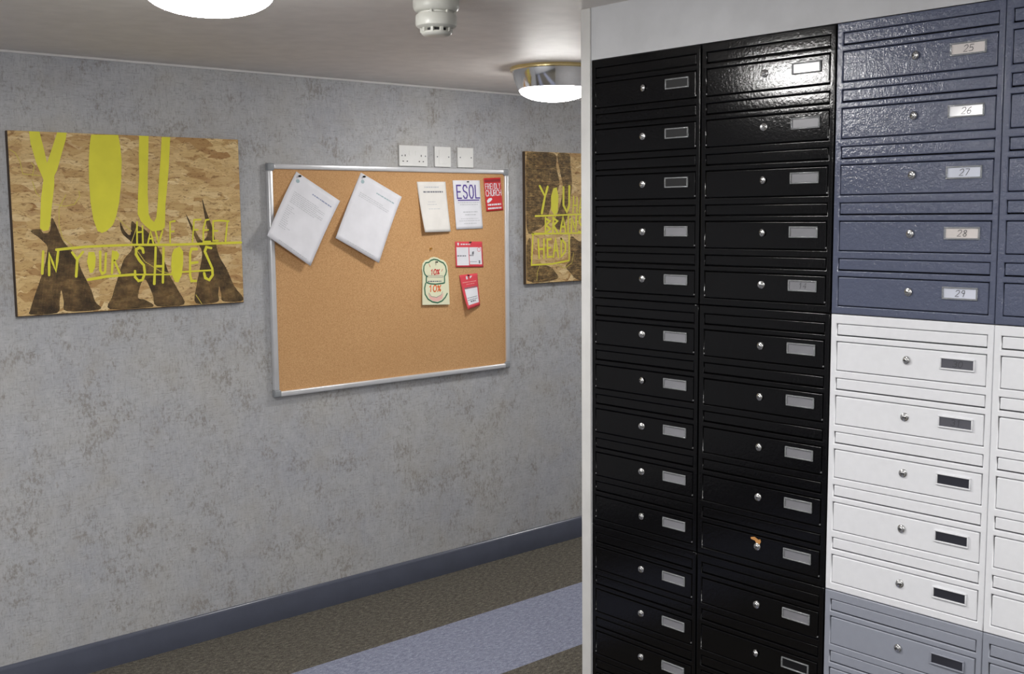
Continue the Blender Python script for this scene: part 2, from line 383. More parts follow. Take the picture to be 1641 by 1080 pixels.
FEET_STROKES = [(.0064,[(.4187,.3045),(.4152,.229)]),(.0064,[(.4377,.2905),(.4366,.2285)]),(.0064,[(.417,.2685),(.4367,.2699)]),(.0064,[(.4546,.2281),(.4664,.2728),(.4752,.2276)]),(.0064,[(.459,.2453),(.4734,.245)]),(.0064,[(.4845,.2725),(.4945,.2278),(.5112,.2721)]),(.0064,[(.5589,.3064),(.5402,.3031),(.5377,.2296)]),(.0064,[(.5394,.2681),(.5536,.2696)]),(.0064,[(.6595,.3107),(.6326,.3099),(.6235,.2311)]),(.0064,[(.6292,.2737),(.6464,.2741)]),(.0064,[(.6904,.3104),(.6787,.3087),(.6677,.2767),(.6657,.2302),(.6929,.2303)]),(.0064,[(.6674,.2713),(.6869,.2728)]),(.0064,[(.7313,.3064),(.7077,.3048),(.7047,.2329),(.7244,.2325)]),(.0064,[(.7062,.2689),(.7239,.2686)]),(.0064,[(.7353,.3063),(.7708,.3034)]),(.0064,[(.7648,.3024),(.7539,.2282)]),(.0082,[(.135,.2152),(.2345,.2228),(.395,.2253),(.5427,.2217),(.8181,.2235)]),(.0085,[(.0921,.2106),(.085,.1374)]),(.0085,[(.1071,.1316),(.111,.2036),(.1304,.1438),(.141,.2109)]),(.0085,[(.1875,.2046),(.2029,.1809),(.2241,.2052)]),(.0085,[(.204,.1842),(.1966,.1228)]),(.0085,[(.2832,.2052),(.28,.1412),(.2862,.1291),(.2967,.1337),(.3027,.1979)]),(.0085,[(.3278,.2039),(.3207,.1293)]),(.0085,[(.3314,.1715),(.3485,.1282)]),(.0095,[(.4369,.1974),(.434,.2113),(.4234,.215),(.4106,.2085),(.4098,.1913),(.4213,.1702),(.4366,.1524),(.4389,.1245),(.4288,.1007),(.4144,.0979),(.4026,.1122),(.4035,.1329)]),(.0095,[(.4829,.2135),(.4785,.1578),(.4716,.0847)]),(.0095,[(.5121,.2109),(.504,.0885)]),(.0095,[(.4781,.1474),(.5073,.1463)]),(.0095,[(.6396,.204),(.6186,.2046),(.6122,.1887),(.6088,.1104),(.6136,.0887),(.6308,.0879)]),(.0095,[(.6125,.1531),(.6394,.1557)]),(.0095,[(.6958,.2061),(.6765,.2102),(.67,.1942),(.6824,.165),(.6967,.132),(.6976,.1066),(.6832,.0891),(.6679,.097),(.664,.1152)]),(.0089,[(.2366,.1103),(.3018,.1185),(.397,.1211)]),(.0062,[(.397,.1211),(.538,.1151)]),(.0062,[(.5383,.122),(.6941,.1247)]),(.0027,[(.0021,.5442),(.0204,.5325),(.0339,.5052),(.0407,.4653),(.0982,.46)]),(.0027,[(.0707,.4596),(.0784,.4908),(.07,.503)]),(.0027,[(.0697,.441),(.0799,.4037),(.0915,.3912)]),(.0027,[(.1366,.3662),(.1709,.3598),(.203,.3661),(.2223,.3917),(.2214,.4109)]),(.0027,[(.176,.3979),(.1516,.3535),(.1486,.2964),(.1589,.2516),(.1895,.2265)]),(.0027,[(.3466,.3233),(.3711,.2967),(.3973,.2732)]),(.0027,[(.4189,.2928),(.3954,.2333),(.4407,.1651),(.4955,.1292),(.5381,.1172)]),(.0027,[(.6286,.0367),(.6497,.004)])]
FEET_LEGS = [[(.0548,.2788),(.0812,.2564),(.1045,.2306),(.1052,.2084),(.091,.1518),(.0589,.0708),(.0409,.0212),(.0429,.0033),(.127,.0029),(.1366,.0409),(.1449,.0791),(.1511,.0401),(.159,.0073),(.2729,.0066),(.2577,.0338),(.2466,.0738),(.2319,.1072),(.2173,.1404),(.2004,.1895),(.1855,.2125),(.1586,.2452),(.142,.2901),(.1262,.322),(.1176,.2778),(.0962,.2718),(.0845,.2846)],[(.358,.3068),(.3629,.2671),(.3954,.2333),(.3941,.2067),(.3652,.1743),(.342,.1154),(.3186,.0502),(.3083,.0043),(.4614,.0029),(.4345,.0303),(.4104,.0384),(.4192,.0784),(.4306,.0981),(.4432,.0975),(.4635,.0491),(.4792,.0039),(.5805,.0046),(.5609,.0576),(.5307,.1141),(.5116,.1694),(.4856,.2245),(.4527,.2722),(.4189,.2928),(.3988,.3063),(.3932,.26),(.3734,.2736)],[(.6021,.3315),(.6184,.2833),(.6385,.2346),(.6592,.1924),(.6493,.137),(.6315,.068),(.6274,.0067),(.7121,.0059),(.7172,.0354),(.7222,.0635),(.7287,.0348),(.7369,.0073),(.8199,.0068),(.7842,.0605),(.7556,.1258),(.7268,.1763),(.7138,.2329),(.7009,.2891),(.6806,.3449),(.6673,.3864),(.6757,.3172),(.6846,.2614),(.6609,.2341),(.6329,.2762)]]
HEAD_FILLS = [[(.1745,.4392),(.1964,.4447),(.2079,.4027),(.203,.329),(.1809,.3133),(.1592,.3397),(.1596,.4025)]]
HEAD_STROKES = [(.0126,[(.088,.4489),(.1206,.4024),(.1382,.4462)]),(.0126,[(.1206,.4024),(.0998,.3244)]),(.0126,[(.2406,.4451),(.2402,.3606),(.2623,.3287),(.2774,.3605),(.2794,.4507)]),(.007,[(.3077,.4031),(.3029,.3263)]),(.007,[(.3304,.3979),(.3301,.3283)]),(.007,[(.3045,.3605),(.3302,.3604)]),(.007,[(.3453,.3261),(.3578,.3979),(.3729,.3259)]),(.007,[(.3484,.3497),(.3699,.3496)]),(.0077,[(.0583,.3111),(.4145,.3192)]),(.0077,[(.0363,.2285),(.4143,.2281)]),(.0077,[(.0434,.2315),(.2768,.2273),(.2762,.0987),(.1647,.0866),(.0321,.0861),(.0434,.2315)]),(.0098,[(.1227,.3033),(.1221,.2332)]),(.0098,[(.1227,.3002),(.1515,.2873),(.1253,.2688),(.1542,.2505),(.1221,.2332)]),(.0098,[(.1735,.3029),(.1701,.2345)]),(.0098,[(.1706,.3029),(.1998,.2868),(.1733,.266),(.2024,.2318)]),(.0098,[(.2172,.2337),(.2369,.3076),(.2544,.233)]),(.0098,[(.2248,.2601),(.2485,.2597)]),(.0098,[(.2727,.3095),(.2693,.2328)]),(.0098,[(.2919,.2324),(.2922,.3072),(.3222,.2372),(.3255,.3091)]),(.0098,[(.3728,.3044),(.3483,.3046),(.3452,.2799),(.368,.2548),(.3603,.2312),(.3404,.2358)]),(.0098,[(.0759,.2048),(.0809,.1158)]),(.0098,[(.1118,.2041),(.1111,.1148)]),(.0098,[(.0784,.1578),(.1114,.159)]),(.0098,[(.1582,.2031),(.1335,.2015),(.1358,.1193),(.162,.1206)]),(.0098,[(.1332,.1615),(.1536,.1631)]),(.0098,[(.1723,.1181),(.1875,.2077),(.2047,.1171)]),(.0098,[(.1769,.1498),(.2004,.1491)]),(.0098,[(.2244,.2038),(.2239,.1186),(.2509,.1424),(.2511,.1798),(.2244,.2038)]),(.0028,[(.3066,.1354),(.2958,.0873),(.246,.0623),(.1941,.0855)]),(.0028,[(.0922,.0945),(.0703,.0533),(.0656,.0115)])]
HEAD_PATCHES = [[(.0077,.5991),(.1828,.6),(.1941,.5388),(.2141,.4553),(.1667,.3712),(.1225,.2772),(.0649,.2467),(.0042,.258)],[(.2047,.6007),(.2786,.6028),(.2888,.5408),(.2974,.4562),(.2774,.3499),(.2546,.2862),(.2173,.2443),(.1807,.2765),(.218,.3606),(.2377,.445),(.2189,.5184)],[(.2873,.211),(.3448,.1883),(.4142,.1759),(.4138,-.0012),(.3289,.007),(.2865,.0391),(.2535,.0727),(.2868,.1091)],[(.0034,.1753),(.029,.2058),(.035,.0913),(.121,.0829),(.1719,.0598),(.1937,.0131),(.0018,.0165)]]

# ------------------------------------------------------------------ the room
XA, XB, YA = -1.9, 7.5, -2.3
T = .12
def wall(name, m, *boxes):
    bm = bmesh.new()
    for b in boxes: box(bm, *b)
    return struct(obj(name, bm, m))
wall('wall_left', M['paper_wall'], (XA-T, XB+T, WY, WY+T, 0, CEIL))
wall('wall_back', M['white_wall'], (XA-T, XA, YA-T, WY, 0, CEIL))
wall('wall_side', M['white_wall'], (XA, WX, YA-T, YA, 0, CEIL))
wall('wall_far', M['paper_wall'], (XB, XB+T, 2.168, WY, 0, CEIL))
CABT = H+.4055; CABB = CABT-3*.632; YL0 = 2.1365; YR = .645; DEP = .16
wall('wall_right', M['white_wall'],
     (WX, XB, YR-.4, 2.168, CABT+.001, CEIL), (WX, XB, YR-.4, 2.168, 0, CABB-.002), (WX, XB, YL0+.001, 2.168, CABB-.002, CABT+.001),
     (WX, XB, YA-T, YR-.4, 0, CEIL), (WX, XB, YR-.4, YR-.002, CABB-.002, CABT+.001), (WX+DEP, XB, YR-.002, YL0+.001, CABB-.002, CABT+.001))
struct(obj('ceiling', newbox(XA-T, XB+T, YA-T, WY+T, CEIL, CEIL+.1), M['ceiling']))
# carpet laid in bands that run along the papered wall
bands = [(3.341, WY, 'carpet_brown'), (2.841, 3.341, 'carpet_blue'), (1.84, 2.841, 'carpet_brown'), (1.34, 1.84, 'carpet_blue'), (YA, 1.34, 'carpet_brown')]
bm = bmesh.new()
for i, (y0, y1, k) in enumerate(bands): box(bm, XA, XB, y0, y1, -.1, 0, mi=1 if 'blue' in k else 0)
struct(obj('floor', bm, [M['carpet_brown'], M['carpet_blue']]))
# skirting with a rounded top edge
def skirting(name, p0, p1, nrm, h=.1, t=.018):
    d = (Vector(p1)-Vector(p0)); L = d.length; d.normalize(); n = Vector(nrm)
    prof = [(0, 0), (t, 0), (t, h-.022), (t-.003, h-.016), (t-.003, h-.012), (t-.006, h-.004), (t-.011, h), (0, h)]
    bm = bmesh.new(); rows = []
    for s in (0, L): rows.append([bm.verts.new(Vector(p0)+d*s+n*a+Vector((0, 0, b))) for a, b in prof])
    k = len(prof)
    for i in range(k): bm.faces.new((rows[0][i], rows[0][(i+1) % k], rows[1][(i+1) % k], rows[1][i]))
    bm.faces.new(rows[0]); bm.faces.new(rows[1][::-1]); bmesh.ops.recalc_face_normals(bm, faces=bm.faces)
    return struct(obj(name, bm, M['skirting'], smooth=True))
skirting('baseboard_left', (XA, WY, 0), (XB, WY, 0), (0, -1, 0))
skirting('baseboard_side', (XA, YA, 0), (WX, YA, 0), (0, 1, 0))
skirting('baseboard_back', (XA, YA+.02, 0), (XA, WY-.02, 0), (1, 0, 0))
# pale line of filler where the papered wall meets the ceiling
bm = bmesh.new(); box(bm, XA, XB, WY-.008, WY, CEIL-.009, CEIL, bevel=.003)
struct(obj('trim_1', bm, M['caulk']))
# painted corner strip at the open end of the mailbox wall
bm = bmesh.new(); box(bm, WX-.005, WX, YL0+.003, 2.170, 0, CEIL, bevel=.002); box(bm, WX-.005, WX+.03, 2.168, 2.173, 0, CEIL)
struct(obj('trim_2', bm, M['trim']))

# ------------------------------------------------------------------ ceiling lights
def ceiling_light(x, y, label, lens='lens'):
    t = thing('ceiling_light', label, 'ceiling light', (x, y, CEIL), group='round flush ceiling lights')
    obj('rim', lathe([(.10, 0), (.164, 0), (.166, -.004), (.165, -.011), (.159, -.014), (.154, -.013), (.10, -.013)]), M['brass_rim'], t, True)
    obj('reflector_ring', lathe([(.158, -.010), (.157, -.018), (.152, -.038), (.146, -.056), (.139, -.072), (.135, -.080), (.130, -.082), (.127, -.078)]), M['chrome'], t, True)
    pr = [(.129, -.076)] + [(.131*math.cos(a), -.081-.044*math.sin(a)) for a in [PI/2*k/9 for k in range(10)]]
    pr[-1] = (0, pr[-1][1])
    obj('lens', lathe(pr), M[lens], t, True)
    return t
ceiling_light(1.123, 2.210, 'lit round ceiling light cut off by the top edge above the yellow-lettered poster')
ceiling_light(2.955, 3.086, 'lit round ceiling light with chrome ring, above the poster half hidden by the corner', 'lens_dim')
ceiling_light(-.75, .75, 'added round fill light behind the viewer, nearest the entrance end of the room')  # this and the four below are unseen fixtures added as fill
ceiling_light(5.2, 3.0, 'added round fill light furthest down the passage behind the mailbox wall')
ceiling_light(-.95, 2.55, 'added round fill light behind the viewer beside the papered wall')
ceiling_light(.9, .35, 'added round fill light almost above the viewer, nearest the white mailboxes')
ceiling_light(.9, -1.2, 'added round fill light behind the viewer beside the side wall')

# ------------------------------------------------------------------ smoke detector
t = thing('smoke_detector', 'white round smoke detector hanging from the ceiling beside the lit light', 'smoke detector', (1.79, 2.30, CEIL))
obj('base', lathe([(0, 0), (.0555, 0), (.0585, -.004), (.0585, -.020), (.056, -.028), (.050, -.033), (.045, -.034), (.0445, -.041), (0, -.041)]), M['detector'], t, True)
obj('head', lathe([(0, -.038), (.045, -.038), (.0505, -.040), (.0525, -.044), (.0530, -.062), (.0515, -.068), (.045, -.073), (.030, -.0745), (0, -.075)]), M['detector'], t, True)
bm = lathe([(0, -.074), (.031, -.074), (.031, -.084), (0, -.084)]); obj('sensor_chamber', bm, M['hole'], t, True)
bm = lathe([(0, -.082), (.039, -.082), (.0385, -.086), (.034, -.091), (.020, -.093), (0, -.093)])
for k in range(10):
    a = 2*PI*k/10; c, s = math.cos(a), math.sin(a); n0 = len(bm.verts)
    vs = []
    for r in (.031, .0415):
        for tt in (-.0034, .0034):
            for z in (-.072, -.084): vs.append(bm.verts.new((r*c-tt*s, r*s+tt*c, z)))
    for f in ((0, 1, 3, 2), (4, 6, 7, 5), (0, 4, 5, 1), (2, 3, 7, 6)): bm.faces.new([vs[i] for i in f])
obj('vent_cage', bm, M['detector'], t)
for a in (-2.5, -1.6, -.7):
    o = obj('clip', newbox(-.003, .003, -.003, .003, -.042, -.028, bevel=.001), M['detector'], t); o.location = (.0475*math.cos(a), .0475*math.sin(a), 0); o.rotation_euler = (0, 0, a)

# ------------------------------------------------------------------ posters on the papered wall
def poster(ox, oz, W_, H_, fills, strokes, legs, label, pale):
    """board face lies in its own x-z plane, facing -y"""
    th = .018
    t = thing('wall_poster', label, 'poster', (ox, WY-.001, oz))
    obj('board', newbox(0, W_, -th, 0, 0, H_, bevel=.0008), [M['osb']], t)
    # dark slab behind the face, showing slightly past the left and bottom edges
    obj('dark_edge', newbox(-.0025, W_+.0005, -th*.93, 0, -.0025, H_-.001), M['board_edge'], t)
    f1 = lambda u, v: (u, -th-.0004, v); f2 = lambda u, v: (u, -th-.0008, v)
    bm = bmesh.new()
    for p in legs: poly2d(bm, [(min(max(u, .001), W_-.001), min(max(v, .001), H_-.001)) for u, v in smooth_outline(p)], f1)
    bmesh.ops.recalc_face_normals(bm, faces=bm.faces); obj('printed_figures', bm, M['halftone_pale' if pale else 'halftone'], t)
    bm = bmesh.new()
    for p in fills: poly2d(bm, p, f2)
    for wd_, p in strokes:
        if wd_ > .0032: stroke(bm, p, wd_, f2, 0, wob=.12, sub=2)
    for wd_, p in strokes:
        if wd_ <= .0032: stroke(bm, p, wd_, lambda u, v: (u, -th-.0006, v), 1)
    obj('painted_lettering', bm, [M['yellow'], M['yellow_thin']], t)
    return t
poster(1.2175, H-.3195, .8205, .6045, FEET_FILLS, FEET_STROKES, FEET_LEGS, 'wooden board poster with big yellow letters YOU HAVE FEET IN YOUR SHOES', False)
poster(3.481, H-.3205, .8205, .6065, HEAD_FILLS, HEAD_STROKES, HEAD_PATCHES, 'dark wooden board poster with HEAD in a yellow box, half hidden by the corner', True)

# ------------------------------------------------------------------ sockets
def plate(bm, w_, h_, d=.009): box(bm, -w_/2, w_/2, -d, 0, -h_/2, h_/2, bevel=.0022, seg=3)
def screw(parent, x, z, y):
    bm = lathe([(0, 0), (.0032, 0), (.0030, .0008), (0, .001)], 16); box(bm, -.0022, .0022, -.0004, .0004, .0009, .0012, mi=1)
    o = obj('screw', bm, [M['corner'], M['hole']], parent, True); o.location = (x, y, z); o.rotation_euler = (PI/2, 0, 0)
ZS = H+.248
t = thing('double_socket', 'white double mains socket above the noticeboard, widest of three plates', 'wall socket', (2.854, WY-.0005, ZS))
bm = bmesh.new(); plate(bm, .147, .086); obj('faceplate', bm, M['socket'], t)
for cx in (-.044, .040):
    for (dx, dz, w_, h_) in ((0, .001, .0036, .008), (-.0105, -.023, .0062, .004), (.0105, -.023, .0062, .004)):
        o = obj('pin_hole', newbox(-w_/2, w_/2, -.0003, .004, -h_/2, h_/2), M['hole'], t); o.location = (cx+dx, -.0091, dz)
for cx in (-.018, .014):
    o = obj('rocker_switch', newbox(-.005, .005, -.0014, .001, -.009, .009, bevel=.0006), M['socket'], t); o.location = (cx, -.0092, .012)
for cx in (-.060, .062): screw(t, cx, 0, -.0091)
t = thing('wall_switch', 'white square wall plate with raised centre, between double socket and plain plate', 'wall switch', (3.011, WY-.0005, ZS))
bm = bmesh.new(); plate(bm, .087, .086); obj('faceplate', bm, M['socket'], t)
o = obj('raised_centre', newbox(-.022, .022, -.0014, 0, -.030, .030, bevel=.0007, seg=2), M['socket'], t); o.location = (0, -.0088, 0)
for cx in (-.031, .031): screw(t, cx, 0, -.0091)
t = thing('blanking_plate', 'plain white square wall plate, rightmost of three above the noticeboard', 'wall plate', (3.137, WY-.0005, ZS))
bm = bmesh.new(); plate(bm, .088, .086); obj('faceplate', bm, M['socket'], t)
for cx in (-.031, .031): screw(t, cx, 0, -.0091)

# ------------------------------------------------------------------ cork noticeboard
BX0, BX1, BZ0, BZ1 = 2.156, 3.373, H-.699, H+.201
BY = WY-.001; BF = .024            # frame depth
t = thing('noticeboard', 'large cork noticeboard in a silver aluminium frame on the grey wall', 'noticeboard', (BX0, BY, BZ0))
bw, bh = BX1-BX0, BZ1-BZ0; fr = .021
obj('cork_panel', newbox(.008, bw-.008, -.014, -.002, .008, bh-.008), M['cork'], t)
def rail(x0, x1, z0, z1):
    bm = bmesh.new(); box(bm, x0, x1, -BF, 0, z0, z1, bevel=.005, seg=3)
    # a shallow groove down the middle of the rail
    return bm
for (x0, x1, z0, z1) in ((.026, bw-.026, 0, fr), (.026, bw-.026, bh-fr, bh), (0, fr, .026, bh-.026), (bw-fr, bw, .026, bh-.026)):
    obj('frame_rail', rail(x0, x1, z0, z1), M['alu'], t, True)
for (x, z) in ((0, 0), (bw-.027, 0), (0, bh-.027), (bw-.027, bh-.027)):
    obj('frame_corner', newbox(x-.0008, x+.0278, -BF-.001, 0, z-.0008, z+.0278, bevel=.006, seg=3), M['corner'], t, True)
CY = BY-.014                       # face of the cork

# a sheet: corners in wall coordinates (x, z rel. camera), lift away from the cork per corner
def sheet_map(cs, lift, bulge=0, pw=1.6):
    tl, tr, br, bl = [Vector((x, 0, z+H)) for x, z in cs]
    ltl, ltr, lbr, lbl = lift
    def f(u, v, d=0):              # u 0..1 left-right, v 0..1 bottom-top
        p = bl.lerp(br, u).lerp(tl.lerp(tr, u), v)
        l = (lbl*(1-u)+lbr*u)*(1-v)**pw+(ltl*(1-u)+ltr*u)*v+bulge*math.sin(PI*v)*math.sin(PI*u)
        return (p.x, CY-.0015-l-d, p.z)
    return f
def sheet(name, label, cat, cs, lift, m, thick=.0008, bulge=0, outline=None, group=None):
    f = sheet_map(cs, lift, bulge, 1.6 if outline is None else 1)
    t = thing(name, label, cat, ((cs[0][0]+cs[2][0])/2, CY-.001, (cs[0][1]+cs[2][1])/2+H), group=group)
    L = Vector(t.location)
    g = lambda u, v, d=0: tuple(Vector(f(u, v, d))-L)
    bm = bmesh.new(); nu = nv = 14
    if outline is None:
        A = [[bm.verts.new(g(i/nu, j/nv)) for i in range(nu+1)] for j in range(nv+1)]
        B = [[bm.verts.new(g(i/nu, j/nv, -thick)) for i in range(nu+1)] for j in range(nv+1)]
        for j in range(nv):
            for i in range(nu):
                bm.faces.new((A[j][i], A[j][i+1], A[j+1][i+1], A[j+1][i])); bm.faces.new((B[j][i], B[j+1][i], B[j+1][i+1], B[j][i+1]))
        for i in range(nu):
            bm.faces.new((A[0][i], B[0][i], B[0][i+1], A[0][i+1])); bm.faces.new((A[nv][i], A[nv][i+1], B[nv][i+1], B[nv][i]))
        for j in range(nv):
            bm.faces.new((A[j][0], A[j+1][0], B[j+1][0], B[j][0])); bm.faces.new((A[j][nu], B[j][nu], B[j+1][nu], A[j+1][nu]))
        for fc in bm.faces: fc.smooth = True
    else:
        n = len(outline); va = [bm.verts.new(g(*p)) for p in outline]; vb = [bm.verts.new(g(p[0], p[1], -thick)) for p in outline]
        bm.faces.new(va); bm.faces.new(vb[::-1])
        for i in range(n): bm.faces.new((va[i], vb[i], vb[(i+1) % n], va[(i+1) % n]))
        bmesh.ops.triangulate(bm, faces=[fc for fc in bm.faces if len(fc.verts) > 4])
    bmesh.ops.recalc_face_normals(bm, faces=bm.faces)
    obj('sheet', bm, m, t)
    return t, g
def ink(t, name, m, draw, g, sx, sz, d=.0005):
    """draw(bm, f) in millimetre-true metres on the sheet of size sx by sz"""
    bm = bmesh.new(); draw(bm, lambda x, y: g(x/sx, y/sz, d)); return obj(name, bm, m, t)
def rect(bm, f, x0, y0, x1, y1, n=6):
    for j in range(n):
        for i in range(n):
            xs = (x0+(x1-x0)*i/n, x0+(x1-x0)*(i+1)/n); ys = (y0+(y1-y0)*j/n, y0+(y1-y0)*(j+1)/n)
            bm.faces.new([bm.verts.new(f(a, b)) for a, b in ((xs[0], ys[0]), (xs[1], ys[0]), (xs[1], ys[1]), (xs[0], ys[1]))])
def pin(label, x, z, y, m='pin_black', r=.0045, grp=None):
    bm = lathe([(0, .011), (.0035*r/.0045, .011), (r, .009), (r*.75, .007), (r*.5, .003), (r*.9, .001), (r*.9, 0), (0, 0)], 16)
    o = obj('drawing_pin', bm, M[m], None, True); o.location = (x, y, z+H); o.rotation_euler = (PI/2, 0, 0)
    tag(o, label, 'drawing pin', grp)

# two tilted A4 notices hanging by one corner
for n_, (cs, lift, lab) in enumerate((
    ([(2.2834, .1719), (2.4720, .0590), (2.3165, -.1935), (2.1255, -.0720)], (.001, .012, .030, .040), 'white A4 notice full of small print, tilted, overlapping the left frame of the noticeboard'),
    ([(2.5824, .1734), (2.7778, .0763), (2.6417, -.1932), (2.4411, -.0872)], (.001, .008, .028, .022), 'white mostly blank A4 notice, tilted, second from the left on the noticeboard'))):
    t, g = sheet('paper_notice', lab, 'notice', cs, lift, M['paper'], .0025 if n_ == 0 else .004, .0015)
    W_, H_ = .218, .296
    def heading(bm, f): greek(bm, .10, H_-.042, .095, .0048, f, seed=3+n_)
    ink(t, 'printed_heading', M['ink_blue'] if n_ == 0 else M['ink_teal'], heading, g, W_, H_)
    def bodytext(bm, f):
        for k in range(7 if n_ == 0 else 3): greek(bm, .028, H_-.075-k*.0075, .155 if k % 3 else .12, .0022, f, seed=10*n_+k)
        if n_ == 0:
            for k in range(12): greek(bm, .026, H_-.138-k*.0085, random.uniform(.02, .06), .0022, f, seed=40+k)
    ink(t, 'printed_text', M['ink_grey'], bodytext, g, W_, H_)
    def foot(bm, f): greek(bm, .05, .014, .14, .0028, f, seed=9+n_)
    ink(t, 'printed_footer', M['ink_grey'], foot, g, W_, H_)
    def emblem(bm, f): poly2d(bm, [(.022+.008*math.cos(a), H_-.030+.008*math.sin(a)) for a in [2*PI*k/14 for k in range(14)]], f)
    ink(t, 'printed_emblem', M['ink_teal'], emblem, g, W_, H_)
pin('black drawing pin in the top corner of the leftmost tilted notice', 2.294, .1545, CY-.004)
pin('black drawing pin in the top corner of the second tilted notice', 2.593, .157, CY-.004)

# upright sheets on the right
t, g = sheet('paper_notice', 'cream-white upright notice with grey heading, left of the ESOL sheet', 'notice', [(2.8635, .1403), (3.0158, .1422), (3.0323, -.0721), (2.8865, -.0726)], (.001, .001, .012, .022), M['paper_warm'], .003)
def d1(bm, f): greek(bm, .035, .190, .075, .0045, f, seed=1); 
ink(t, 'printed_heading', M['ink_grey'], d1, g, .150, .213)
def d1(bm, f): greek(bm, .026, .170, .105, .0062, f, seed=2)
ink(t, 'printed_heading', M['ink_mid'], d1, g, .150, .213)
def d1(bm, f): greek(bm, .045, .128, .04, .0022, f, seed=3); greek(bm, .04, .117, .05, .0022, f, seed=4); greek(bm, .042, .098, .065, .0024, f, seed=5)
ink(t, 'printed_text', M['ink_grey'], d1, g, .150, .213)

t, g = sheet('paper_notice', 'white sheet headed ESOL in tall purple letters on the noticeboard', 'notice', [(3.0556, .1487), (3.2083, .1507), (3.2218, -.0612), (3.0709, -.0637)], (.001, .001, .003, .003), M['paper'], .001)
def d1(bm, f):
    text(bm, 'ESOL', .019, .134, .022, .055, .012, .0062, f); stroke(bm, [(.020, .125), (.140, .125)], .0050, f, cap=False)
ink(t, 'purple_heading', M['purple'], d1, g, .150, .211)
def d1(bm, f):
    for k, (a, l, h_) in enumerate(((.020, .120, .0035), (.030, .100, .003), (.045, .080, .0045), (.055, .06, .004), (.03, .1, .0025), (.02, .115, .0025), (.045, .07, .003))):
        greek(bm, a, (.115, .106, .074, .062, .045, .036, .024)[k], l, h_, f, seed=60+k)
ink(t, 'printed_text', M['ink_grey'], d1, g, .150, .211)
pin('black drawing pin at the top of the ESOL sheet', 3.137, .1435, CY-.002, r=.003)

t, g = sheet('leaflet', 'red leaflet with white words FRIENDLY CHURCH in the top right of the noticeboard', 'leaflet', [(3.2309, .1601), (3.3303, .1646), (3.3433, .0192), (3.2448, .0135)], (.001, .001, .003, .003), M['red'], .001)
def d1(bm, f):
    text(bm, 'FRIENDLY', .006, .097, .0088, .024, .0032, .0026, f); text(bm, 'CHURCH', .006, .067, .0112, .025, .0044, .0032, f)
    poly2d(bm, [(.008, .038), (.014, .036), (.030, .044), (.040, .052), (.036, .058), (.020, .057), (.008, .048)], f)
    for k, y in enumerate((.028, .012)): greek(bm, .010, y, .080, .0075, f, seed=80+k)
ink(t, 'white_lettering', M['paper'], d1, g, .100, .146)
def d1(bm, f): rect(bm, f, .004, .128, .096, .140, 2)
ink(t, 'dark_band', mat('dark_red_print', (150, 26, 34), .5), d1, g, .100, .146)

t, g = sheet('leaflet', 'square red-edged card with white grid panels, above the hanging red tag', 'leaflet', [(3.0645, -.116), (3.2185, -.1195), (3.2224, -.2325), (3.0664, -.2278)], (.001, .001, .003, .003), M['pinkred'], .0012)
def d1(bm, f):
    rect(bm, f, .006, .008, .074, .088, 3); rect(bm, f, .078, .012, .148, .088, 3); greek(bm, .03, .101, .055, .005, f, seed=5)
    poly2d(bm, [(.016+.005*math.cos(a), .102+.007*math.sin(a)) for a in [2*PI*k/10 for k in range(10)]], f)
ink(t, 'white_panels', M['paper'], d1, g, .156, .113)
def d1(bm, f):
    greek(bm, .008, .050, .05, .005, f, seed=6); greek(bm, .079, .052, .022, .006, f, seed=8); poly2d(bm, [(.092, .056), (.103, .056), (.105, .070), (.094, .068)], f); rect(bm, f, .130, .016, .138, .030, 1)
    greek(bm, .08, .024, .04, .002, f, seed=18)
ink(t, 'printed_text', M['ink_mid'], d1, g, .156, .113, .0009)
def d1(bm, f): stroke(bm, [(.134+.009*math.cos(a), .078+.009*math.sin(a)) for a in [2*PI*k/12 for k in range(13)]], .0018, f)
ink(t, 'printed_ring', M['pinkred'], d1, g, .156, .113, .0009)
pin('black drawing pin at the top edge of the square red-edged card', 3.146, -.121, CY-.002, r=.0035)

t, g = sheet('leaflet', 'narrow red tag with white lower panel, curling off the noticeboard, lowest of the red papers', 'leaflet', [(3.0852, -.2637), (3.1882, -.2589), (3.198, -.4017), (3.1084, -.4147)], (.002, .001, .006, .030), M['pinkred'], .001)
def d1(bm, f): rect(bm, f, .014, .016, .094, .086, 4); poly2d(bm, [(.034, .128), (.043, .128), (.043, .142), (.034, .142)], f); poly2d(bm, [(.056, .130), (.066, .136), (.070, .142), (.056, .141)], f)
ink(t, 'white_panel', M['paper'], d1, g, .102, .150)
def d1(bm, f): greek(bm, .010, .116, .08, .0022, f, seed=7); greek(bm, .03, .106, .05, .0018, f, seed=9)
ink(t, 'pale_text', M['pink'], d1, g, .102, .150)
def d1(bm, f): greek(bm, .014, .090, .078, .0045, f, seed=17); greek(bm, .018, .046, .07, .003, f, seed=19); greek(bm, .018, .037, .07, .003, f, seed=29); greek(bm, .034, .029, .04, .006, f, seed=20)
ink(t, 'printed_text', M['ink_mid'], d1, g, .102, .150, .0009)
pin('black drawing pin at the top of the hanging red tag', 3.133, -.266, CY-.002, r=.0035)

